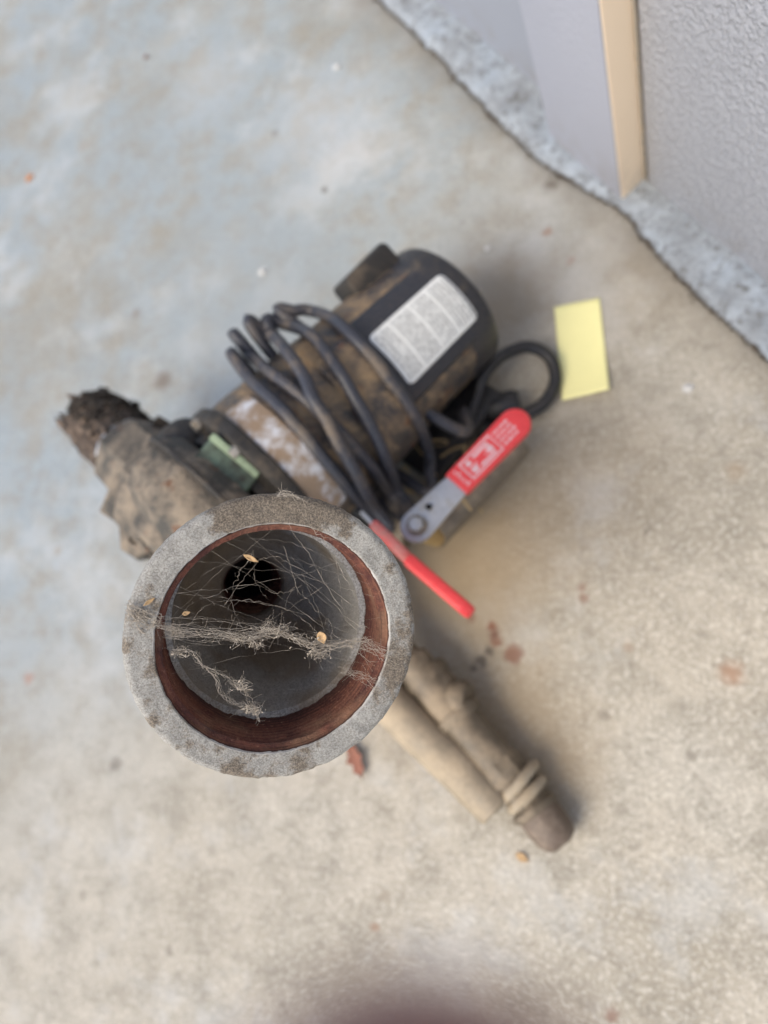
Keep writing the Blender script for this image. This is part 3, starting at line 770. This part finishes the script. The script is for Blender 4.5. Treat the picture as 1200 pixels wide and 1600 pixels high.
# brass pipe nipple lying under the lever
n0 = W(672, 842, .040); n1 = W(812, 690, .034)
nf = frame(n0, n1 - n0); NL = (n1 - n0).length
obj('pipe_nipple', rough(lathe([(.009, 0), (.0115, .001), (.0115, NL * .3), (.0115, NL * .7), (.0115, NL - .004), (.0105, NL), (.008, NL), (.008, NL - .02), (0, NL - .02)], nf, 40), .0004, 80), 'tanpipe_dark', pipes)
# valve 2: lever seen on edge
A2 = W(586, 822, .120); K2 = W(640, 876, .118); B2 = W(738, 960, .112)
valve2 = obj('ball_valve', rough(lathe([(0, -.034), (.014, -.034), (.0165, -.030), (.0165, -.022), (.0195, -.012), (.0195, .010), (.0165, .018), (.0165, .028), (.014, .032), (0, .032)],
            frame(W(520, 880, .075), V((.3, -.4, -.9)), V((1, 0, 0))), 40), .0006, 90), 'tanpipe_dark', pipes)
def edge_lever(P0, P1, w, th, name, mat, round_=True):
    x = (P1 - P0).normalized(); n_ = (CAMLOC - P0).normalized(); y = (n_ - x * n_.dot(x)).normalized(); z = x.cross(y)
    mm = Matrix((x, y, z)).transposed().to_4x4(); mm.translation = P0
    return obj(name, slab_poly(roundend((P1 - P0).length, w, w), mm @ Matrix.Translation((0, 0, -th / 2)), th, th * .28), mat, valve2)
edge_lever(A2 + (A2 - K2) * .35, K2 + (K2 - A2) * .05, .014, .003, 'lever_plate', 'steel')
edge_lever(A2, K2 + (B2 - K2) * .06, .017, .0075, 'red_grip', 'red_dust')
edge_lever(K2, B2, .020, .0088, 'red_grip', 'red')
# lower pipes
def pp(name, a, b, r, mat, prof=None, parent=pipes, n=48, ro_=.0005):
    f = frame(a, b - a); L = (b - a).length
    pr = prof(L) if prof else [(0, 0), (r * .8, 0), (r, .001), (r, L * .25), (r, L * .5), (r, L * .75), (r, L - .001), (r * .85, L), (r * .8, L - .015), (0, L - .015)]
    return obj(name, rough(lathe(pr, f, n), ro_, 60), mat, parent)
pa, pb = W(552, 1040, .030), W(780, 1262, .0165)
pp('long_pipe', pa, pb, .0166, 'tanpipe')
qa, qb, qc, qd = W(640, 1030, .030), W(697, 1093, .0225), W(800, 1220, .0175), W(842, 1266, .0155)
pp('short_pipe', qa, qc, .0142, 'tanpipe_dark')
dq = (qc - qb).normalized()
pp('pipe_tee', qb - dq * .026, qb + dq * .020, .0175, 'tanpipe_dark', lambda L: [(0, 0), (.0165, 0), (.0178, .002), (.0178, .008), (.0158, .010), (.0158, L - .010), (.0178, L - .008), (.0178, L - .002), (.0165, L), (0, L)], ro_=.0004)
tz = dq.cross(V((0, 0, 1))).normalized()
pp('tee_branch', qb, qb + (W(735, 1095, .026) - qb).normalized() * .019, .014, 'tanpipe_dark', lambda L: [(0, 0), (.0150, 0), (.0150, L * .7), (.0145, L * .85), (.0120, L), (0, L)], ro_=.0006)
cc = qc + dq * -.004
pp('union_nut', cc - dq * .012, cc + dq * .004, .016, 'tanpipe_dark', lambda L: [(0, 0), (.0150, 0), (.0158, .002), (.0158, L - .002), (.0150, L), (0, L)], n=8)
for k in range(3):
    c0_ = cc + dq * (.004 + .0098 * k) + tz * -.0035 * (1 - k * .5)
    dk = (dq + tz * (-.14, -.08, .10)[k] + V((0, 0, .05 * (k - 1)))).normalized()
    rk = (1.08, 1.03, .98)[k]
    pp('clamp_ring', c0_, c0_ + dk * .0072, .0155, ('clamp', 'clamp', 'tanpipe_dark')[k], lambda L: [(.010 * rk, 0), (.0150 * rk, 0), (.0168 * rk, .0016), (.0174 * rk, L * .5), (.0168 * rk, L - .0016), (.0150 * rk, L), (.010 * rk, L)], ro_=.0006)
e0 = cc + dq * .024
pp('pipe_barb', cc, e0 + dq * .006, .0135, 'tanpipe_dark')
pp('end_plug', e0, e0 + dq * .032, .0125, 'plug', lambda L: [(0, 0), (.0135, 0), (.0148, .003), (.0152, L * .45), (.0146, L * .75), (.0118, L * .93), (.007, L), (0, L)], ro_=.0009)
# hidden run of pipe joining the valves to the long pipes
tb = catmull([W(630, 830, .05), W(580, 850, .05), W(520, 930, .05), W(530, 1000, .036), pa + (pb - pa) * .04], 8)
obj('pipe_bend', tube(tb, .0125, 24), 'tanpipe_dark', pipes)
tb = catmull([W(520, 870, .072), W(535, 920, .06), W(590, 985, .04), qa + (qc - qa) * .05], 8)
obj('pipe_bend', tube(tb, .012, 24), 'tanpipe_dark', pipes)

# ------------------------------------------------------------------ small things
cn = [(866, 480), (937, 465), (953, 613), (879, 627)]
bm = bmesh.new(); NU, NV = 16, 24; c4 = [W(x, y, .001) for x, y in cn]; gr = []
for i in range(NU + 1):
    row = []
    for j in range(NV + 1):
        s, t_ = i / NU, j / NV
        p = (c4[0] * (1 - s) + c4[1] * s) * (1 - t_) + (c4[3] * (1 - s) + c4[2] * s) * t_
        p.z = .0008 + .0028 * max(0, t_ - .55) ** 1.5 * 7 * (.3 + .7 * s) + .0003 * math.sin(s * 5 + t_ * 3) + .0003
        row.append(bm.verts.new(p))
    gr.append(row)
for i in range(NU):
    for j in range(NV): bm.faces.new((gr[i][j], gr[i + 1][j], gr[i + 1][j + 1], gr[i][j + 1]))
bmesh.ops.recalc_face_normals(bm, faces=bm.faces[:])
nn = obj('sticky_note', bm, 'note'); tag(nn, 'blank pale yellow paper note lying flat on the concrete', 'paper note')
sm = nn.modifiers.new('thick', 'SOLIDIFY'); sm.thickness = .0003; sm.offset = 1

def leaf(name, c, L, wd, ang, mat, curl=.3, tilt=(0, 0), lobes=0):
    m = Matrix.Translation(c) @ Matrix.Rotation(ang, 4, 'Z') @ Matrix.Rotation(tilt[0], 4, 'X') @ Matrix.Rotation(tilt[1], 4, 'Y')
    bm = bmesh.new(); rows = []
    for i in range(13):
        s = i / 12; hw = wd / 2 * math.sin(math.pi * min(1, s * 1.02) ** .8) ** .8 * (1 + lobes * .3 * math.sin(s * 19)) + .00005
        row = []
        for j in range(-3, 4):
            y = hw * j / 3; x = (s - .5) * L
            z = curl * (y * y / wd + .15 * L * (s - .5) ** 2 * 2) + .06 * L * noise.noise(V((s * 3, j * .7, c[0] * 90)))
            row.append(bm.verts.new(m @ V((x, y, z))))
        rows.append(row)
    for A_, B_ in zip(rows, rows[1:]):
        for j in range(6): bm.faces.new((A_[j], A_[j + 1], B_[j + 1], B_[j]))
    o = obj(name, bm, mat); s_ = o.modifiers.new('thick', 'SOLIDIFY'); s_.thickness = .0002
    return o
def wang(a, b):
    d = W(*b) - W(*a); return math.atan2(d.y, d.x)
o = leaf('dry_leaf', W(557, 1190, .004), .027, .013, wang((545, 1160), (568, 1222)), 'leaf', .5, (.2, 0), 1)
tag(o, 'curled reddish-brown leaf on the concrete just below the pipe mouth', 'leaf')
o = leaf('leaf_scrap', W(247, 742, .172), .008, .006, .7, 'orange_leaf', .5)
tag(o, 'tiny orange leaf scrap on the brown pump casing', 'leaf scrap')
pc = W(229, 770, .172)
bm = bmesh.new(); bmesh.ops.create_icosphere(bm, subdivisions=3, radius=.0024, matrix=Matrix.Translation(pc)); tag(obj('pebble', rough(bm, .0008, 300), 'pebble'), 'tiny white crumb on the brown pump casing', 'crumb')
o = obj('twig', tube(catmull([W(722, 778, .07), W(728, 787, .062), W(736, 797, .052)], 6), lambda s: .0012 * (1 - .5 * s) + .0003, 8), 'twig')
tag(o, 'short straw-coloured twig poking out under the printed red grip', 'twig')
for (px, py, r, mat, nm, lb, ct) in ((1075, 607, .0021, 'pebble', 'pebble', 'tiny white pebble on the concrete right of the yellow note', 'pebble'),
                           (410, 425, .0028, 'pebble', 'pebble', 'tiny white pebble on bluish concrete above the cord loops', 'pebble'),
                           (527, 105, .0026, 'pebble', 'pebble', 'tiny white pebble at the top of the slab near the footing', 'pebble'),
                           (762, 388, .0022, 'pebble', 'pebble', 'tiny pale pebble just beyond the closed end of the motor', 'pebble')):
    bm = bmesh.new(); bmesh.ops.create_icosphere(bm, subdivisions=3, radius=r, matrix=Matrix.Translation(W(px, py, r * .6)) @ Matrix.Diagonal((1.3, .9, .6, 1)))
    tag(obj(nm, rough(bm, r * .3, 300), mat), lb, ct)
for (px, py, L, a, mat, lb) in ((46, 278, .012, .6, 'orange_leaf', 'small orange-brown leaf scrap at the left edge of the slab'),
                           (228, 88, .007, 1.6, 'leaf', 'small dark leaf scrap near the upper left corner'),
                           (816, 1340, .010, -.5, 'leaf_tan', 'small tan leaf scrap below the end plug of the pipes')):
    tag(leaf('leaf_scrap', W(px, py, .0015), L, L * .55, a, mat, .4), lb, 'leaf scrap')
# twigs and dirt in the dark gap between motor and valve
rt = random.Random(5); bm = bmesh.new()
for i in range(46):
    p = W(rt.uniform(640, 740), rt.uniform(660, 790), rt.uniform(.003, .03)); a = rt.uniform(0, 6.3); l = rt.uniform(.008, .028)
    q_ = p + V((math.cos(a) * l, math.sin(a) * l, rt.uniform(-.004, .006))); q_.z = max(q_.z, .002)
    tube(catmull([p, (p + q_) / 2 + V((rt.gauss(0, .002), rt.gauss(0, .002), rt.gauss(0, .001))), q_], 4), rt.uniform(.0004, .0011), 5, bm)
tag(obj('plant_litter', bm, 'twig'), 'dry stalks lying in the dark gap between motor and valve', 'litter', kind='stuff')

# ------------------------------------------------------------------ cobweb across the mouth
def RP(px, py, dz=0.0):
    d = ray(px, py).normalized(); t = (MC + RA * dz - CAMLOC).dot(RA) / d.dot(RA); return CAMLOC + d * t
rw = random.Random(11); wb = bmesh.new()
def strand(pts, r=.00009, wob=.0006, sub=10, n=4, sag=.0):
    P = catmull([RP(*p) for p in pts], sub * 2)
    s0 = rw.random() * 99
    for i, p in enumerate(P):
        k = math.sin(math.pi * i / (len(P) - 1)) ** .5 if 0 < i < len(P) - 1 else 0
        for fq, am in ((.12, 1.1), (.45, .6), (1.3, .22)):
            p += V((noise.noise(V((i * fq, s0, 0))), noise.noise(V((i * fq, s0, 5))), noise.noise(V((i * fq, s0, 9))))) * wob * am * k
    rr = r * .60
    tube(P, (lambda s: rr * (1 + 1.3 * max(-.6, noise.noise(V((s * 9, s0, 3)))) + (1.6 if noise.noise(V((s * 30, s0, 8))) > .42 else 0))), n, wb)
    if r > .000055:
        for q_ in range(int(len(P) / 9)):            # side hairs
            a_ = P[rw.randint(1, len(P) - 2)]; d_ = V((rw.gauss(0, 1), rw.gauss(0, 1), rw.gauss(0, .5))) * rw.uniform(.0006, .0022)
            tube([a_, a_ + d_ * .5 + V((rw.gauss(0, 1), rw.gauss(0, 1), 0)) * .0003, a_ + d_], .000035, 3, wb)
    return P
# the main ragged rope across the middle
main = [(205, 955, .001), (240, 975, .0005), (272, 985, -.002), (330, 990, -.004), (385, 997, -.005), (430, 988, -.006), (470, 1000, -.006), (500, 1012, -.005), (545, 1004, -.004), (575, 1003, -.002), (612, 1020, .0005)]
for k in range(34):
    i0 = rw.randint(0, 6); i1 = rw.randint(i0 + 2, len(main) - 1)
    j = [(x + rw.gauss(0, 2.5), y + rw.gauss(0, 4.2), z + rw.gauss(0, .0008)) for x, y, z in main[i0:i1 + 1]]
    strand(j, rw.choice((.00006, .00008, .00011)), .0011)
for k in range(16):                              # parallel bundle on the left half
    y0 = 968 + rw.uniform(-6, 30); strand([(262 + rw.uniform(-12, 10), y0, -.001), (330, y0 + rw.uniform(-8, 8), -.003), (395 + rw.uniform(0, 50), 985 + rw.gauss(0, 9), -.005)], .00006, .0007)
for k in range(120):                              # fuzz tangled in the clumps
    cx, cy = rw.choice(((395, 1005), (372, 998), (420, 982), (440, 985), (503, 997), (280, 1020), (375, 1072), (395, 1108), (497, 1022), (268, 985), (215, 962)))
    p = [(cx + rw.gauss(0, 9), cy + rw.gauss(0, 6), -.005 + rw.gauss(0, .0015)) for _ in range(4)]
    if cx < 230: p = [(a, b, rw.uniform(0, .0012)) for a, b, c in p]
    strand(p, rw.choice((.00006, .0001, .00014)), .0006, 6)
for k in range(26):
    g = rw.gauss; p = [(200 + g(0, 7), 952 + g(0, 8), rw.uniform(.0002, .002)), (222 + g(0, 8), 962 + g(0, 8), rw.uniform(.0002, .0016)), (246 + g(0, 6), 974 + g(0, 7), rw.uniform(-.001, .001))]
    strand(p, rw.choice((.00007, .0001, .00016)), .0010, 6)
for k in range(9):
    g = rw.gauss; strand([(548 + g(0, 8), 1006 + g(0, 5), -.003), (585 + g(0, 5), 1018 + g(0, 6), -.0005), (618 + g(0, 8), 1035 + g(0, 9), .0004)], .00007, .0011)
for k in range(8):
    g = rw.gauss; strand([(535 + g(0, 5), 1045 + g(0, 4), -.003), (562 + g(0, 5), 1055 + g(0, 5), -.002), (590 + g(0, 8), 1078 + g(0, 9), -.0003)], .00006, .0010)
for k in range(8):
    g = rw.gauss; strand([(432 + g(0, 6), 776 + g(0, 2), .0012), (450 + g(0, 6), 772 + g(0, 3), .0014), (468 + g(0, 6), 780 + g(0, 3), .001)], .0001, .0008)
# lower drooping loop
for k in range(7):
    g = rw.gauss; strand([(272 + g(0, 3), 1015, -.002), (297 + g(0, 3), 1018, -.004), (318 + g(0, 2), 1040, -.006), (336 + g(0, 3), 1058, -.008), (348 + g(0, 4), 1085, -.009), (372 + g(0, 4), 1100, -.010), (395 + g(0, 3), 1108, -.010), (406, 1128, -.008)], .00009, .0011)
for k in range(5):
    g = rw.gauss; strand([(318 + g(0, 2), 1040, -.006), (350 + g(0, 3), 1055, -.008), (375 + g(0, 3), 1072, -.009), (388 + g(0, 4), 1090, -.010), (398 + g(0, 3), 1112, -.010)], .00008, .001)
# long fine threads over the hole and to the rim
fixed = [[(395, 862, -.006), (398, 905, -.01), (425, 950, -.008), (430, 988, -.006)], [(395, 862, -.006), (370, 900, -.01), (362, 935, -.01), (380, 985, -.006)],
         [(455, 870, -.006), (480, 905, -.007), (503, 985, -.005)], [(440, 800, .0), (500, 900, -.004), (545, 965, -.005), (575, 985, -.002)],
         [(470, 780, .001), (520, 870, -.003), (560, 940, -.004)], [(455, 775, .001), (487, 825, .0005), (530, 850, 0)], [(262, 985, 0), (300, 945, -.006), (380, 915, -.01), (440, 925, -.009), (470, 915, -.008)],
         [(270, 1000, 0), (330, 940, -.006), (400, 935, -.01), (470, 965, -.008), (510, 1010, -.005)], [(350, 945, -.008), (400, 880, -.01), (450, 880, -.008), (560, 950, -.002)],
         [(395, 865, -.006), (350, 880, -.005), (290, 920, -.003)], [(497, 1022, -.005), (530, 1040, -.004), (570, 1055, -.002), (600, 1070, 0)], [(535, 1052, -.004), (560, 1050, -.003), (590, 1075, 0)],
         [(440, 850, -.004), (470, 930, -.007), (510, 970, -.006), (520, 1000, -.004)], [(280, 1020, -.003), (330, 1000, -.005), (400, 1005, -.005)], [(575, 1003, -.002), (600, 1025, .0005), (625, 1045, .001)]]
for f_ in fixed:
    for k in range(1): strand([(x + rw.gauss(0, 2), y + rw.gauss(0, 2), z) for x, y, z in f_], rw.choice((.00004, .00007)), .0012)
for k in range(40):
    a0 = rw.uniform(0, 6.28); a1 = a0 + rw.uniform(1.2, 4.2)
    p0 = (428 + 172 * math.cos(a0), 990 + 172 * math.sin(a0)); p1 = (428 + 168 * math.cos(a1), 985 + 168 * math.sin(a1))
    if p0[1] > 1060 or p1[1] > 1060: continue
    mx, my = (p0[0] + p1[0]) / 2 + rw.gauss(0, 14), (p0[1] + p1[1]) / 2 + rw.gauss(0, 12)
    strand([(p0[0], p0[1], -.003), (mx, my, -.007), (p1[0], p1[1], -.003)], .000045, .0010)
tag(obj('cobweb', wb, 'web', smooth=True), 'ragged grey cobweb stretched across the open pipe mouth', 'cobweb')
# web-dust specks on the strands
bm = bmesh.new()
for k in range(170):
    x, y, z = rw.choice(main[2:]); x += rw.gauss(0, 22); y += rw.gauss(0, 7)
    cxy = rw.choice(((395, 1005), (372, 998), (425, 985), (503, 997), (280, 1020), (375, 1072), (395, 1108), (497, 1022), (268, 985), (212, 960), (440, 995)))
    if k % 3: x, y = cxy[0] + rw.gauss(0, 10), cxy[1] + rw.gauss(0, 4)
    r = rw.uniform(.00010, .00034)
    z_ = rw.uniform(.0003, .0010) if x < 235 else -.005 + rw.gauss(0, .001)
    bmesh.ops.create_icosphere(bm, subdivisions=1, radius=r, matrix=Matrix.Translation(RP(x, y, z_)) @ Matrix.Rotation(rw.uniform(0, 3), 4, 'Z') @ Matrix.Diagonal((rw.uniform(1, 3), rw.uniform(.4, 1.2), .6, 1)))
tag(obj('web_dust', bm, 'web'), 'dust specks caught in the cobweb', 'dust', kind='stuff')
def small_leaf(px, py, dz, L, wd, ang, mat, lb, name='seed_husk', cat='seed husk'):
    c = RP(px, py, dz); o = leaf(name, V((0, 0, 0)), L, wd, ang, mat, .6, (.3, .2)); o.matrix_world = Matrix.Translation(c) @ (RF.to_3x3().to_4x4()); tag(o, lb, cat)
small_leaf(503, 996, -.0035, .0055, .0034, -1.3, 'leaf_tan', 'pale tan seed husk caught in the right part of the cobweb')
small_leaf(392, 872, -.004, .0065, .0018, -.6, 'leaf_tan', 'thin orange husk hanging in the cobweb above the dark hole')
small_leaf(233, 940, .0016, .0045, .0012, .5, 'leaf_tan', 'thin pale husk on the left rim of the pipe mouth')
small_leaf(291, 958, -.003, .0030, .0016, .1, 'leaf_tan', 'tiny brown husk in the web left of the dark hole')
# feathery seed tuft in the lower web
bm = bmesh.new(); c = RP(372, 1078, -.009)
for k in range(22):
    a = rw.uniform(-2.2, .4) - .3; l = rw.uniform(.003, .0065)
    e = RP(372 + math.cos(a) * l * 4200 * .9, 1078 + math.sin(a) * l * 4200 * .9, -.009 + rw.gauss(0, .001))
    tube(catmull([c, (c + e) / 2 + V((rw.gauss(0, .0003), rw.gauss(0, .0003), 0)), e], 4), .00005, 4, bm)
tag(obj('seed_tuft', bm, 'web'), 'feathery pale seed tuft hanging in the lower part of the cobweb', 'seed tuft')

# ------------------------------------------------------------------ the photographer's hand, fingertip just inside the lower edge
def cs(x, y, z): return CAMLOC + RW @ V((x, y, z))
def skin_hand():
    J = []; Ed = []; Rr = []
    def add(p, r, par=None):
        J.append(cs(*p)); Rr.append(r)
        if par is not None: Ed.append((par, len(J) - 1))
        return len(J) - 1
    w_ = add((.045, -.185, .02), .024); p1 = add((.036, -.15, .005), .021, w_); p2 = add((.028, -.125, -.006), .019, p1)
    f = add((.010, -.098, -.016), .0105, p2); f = add((.004, -.070, -.022), .0092, f); f = add((.0012, -.043, -.0235), .0084, f); f = add((.0011, -.022, -.0215), .0078, f); f = add((.0011, -.0145, -.0200), .0068, f)
    for k, (dx, L) in enumerate(((.018, .105), (.036, .098), (.054, .078))):
        a = add((.014 + dx, -.108 - .004 * k, -.018), .0102, p2); b_ = add((.013 + dx * 1.05, -.080 - .006 * k, -.038), .0092, a)
        c_ = add((.014 + dx * 1.05, -.082 - .006 * k, -.062), .0083, b_); add((.016 + dx * 1.02, -.10 - .004 * k, -.070), .0072, c_)
    a = add((.012, -.152, -.012), .0125, p1); b_ = add((-.010, -.132, -.022), .0105, a); add((-.018, -.108, -.026), .0085, b_)
    me = bpy.data.meshes.new('hand'); me.from_pydata(J, Ed, []); o = bpy.data.objects.new('hand_tmp', me); COL.objects.link(o)
    sk = o.modifiers.new('skin', 'SKIN'); sk.use_smooth_shade = True
    for v, r in zip(me.skin_vertices[0].data, Rr): v.radius = (r, r); v.use_root = False
    me.skin_vertices[0].data[0].use_root = True
    ss = o.modifiers.new('sub', 'SUBSURF'); ss.levels = 2; ss.render_levels = 2
    dg = bpy.context.evaluated_depsgraph_get(); m2_ = bpy.data.meshes.new_from_object(o.evaluated_get(dg))
    bpy.data.objects.remove(o)
    return m2_
hm = skin_hand(); hm.materials.clear()
tag(obj('hand', hm, 'skin'), "out-of-focus fingertip of the photographer's hand at the lower edge", 'hand')
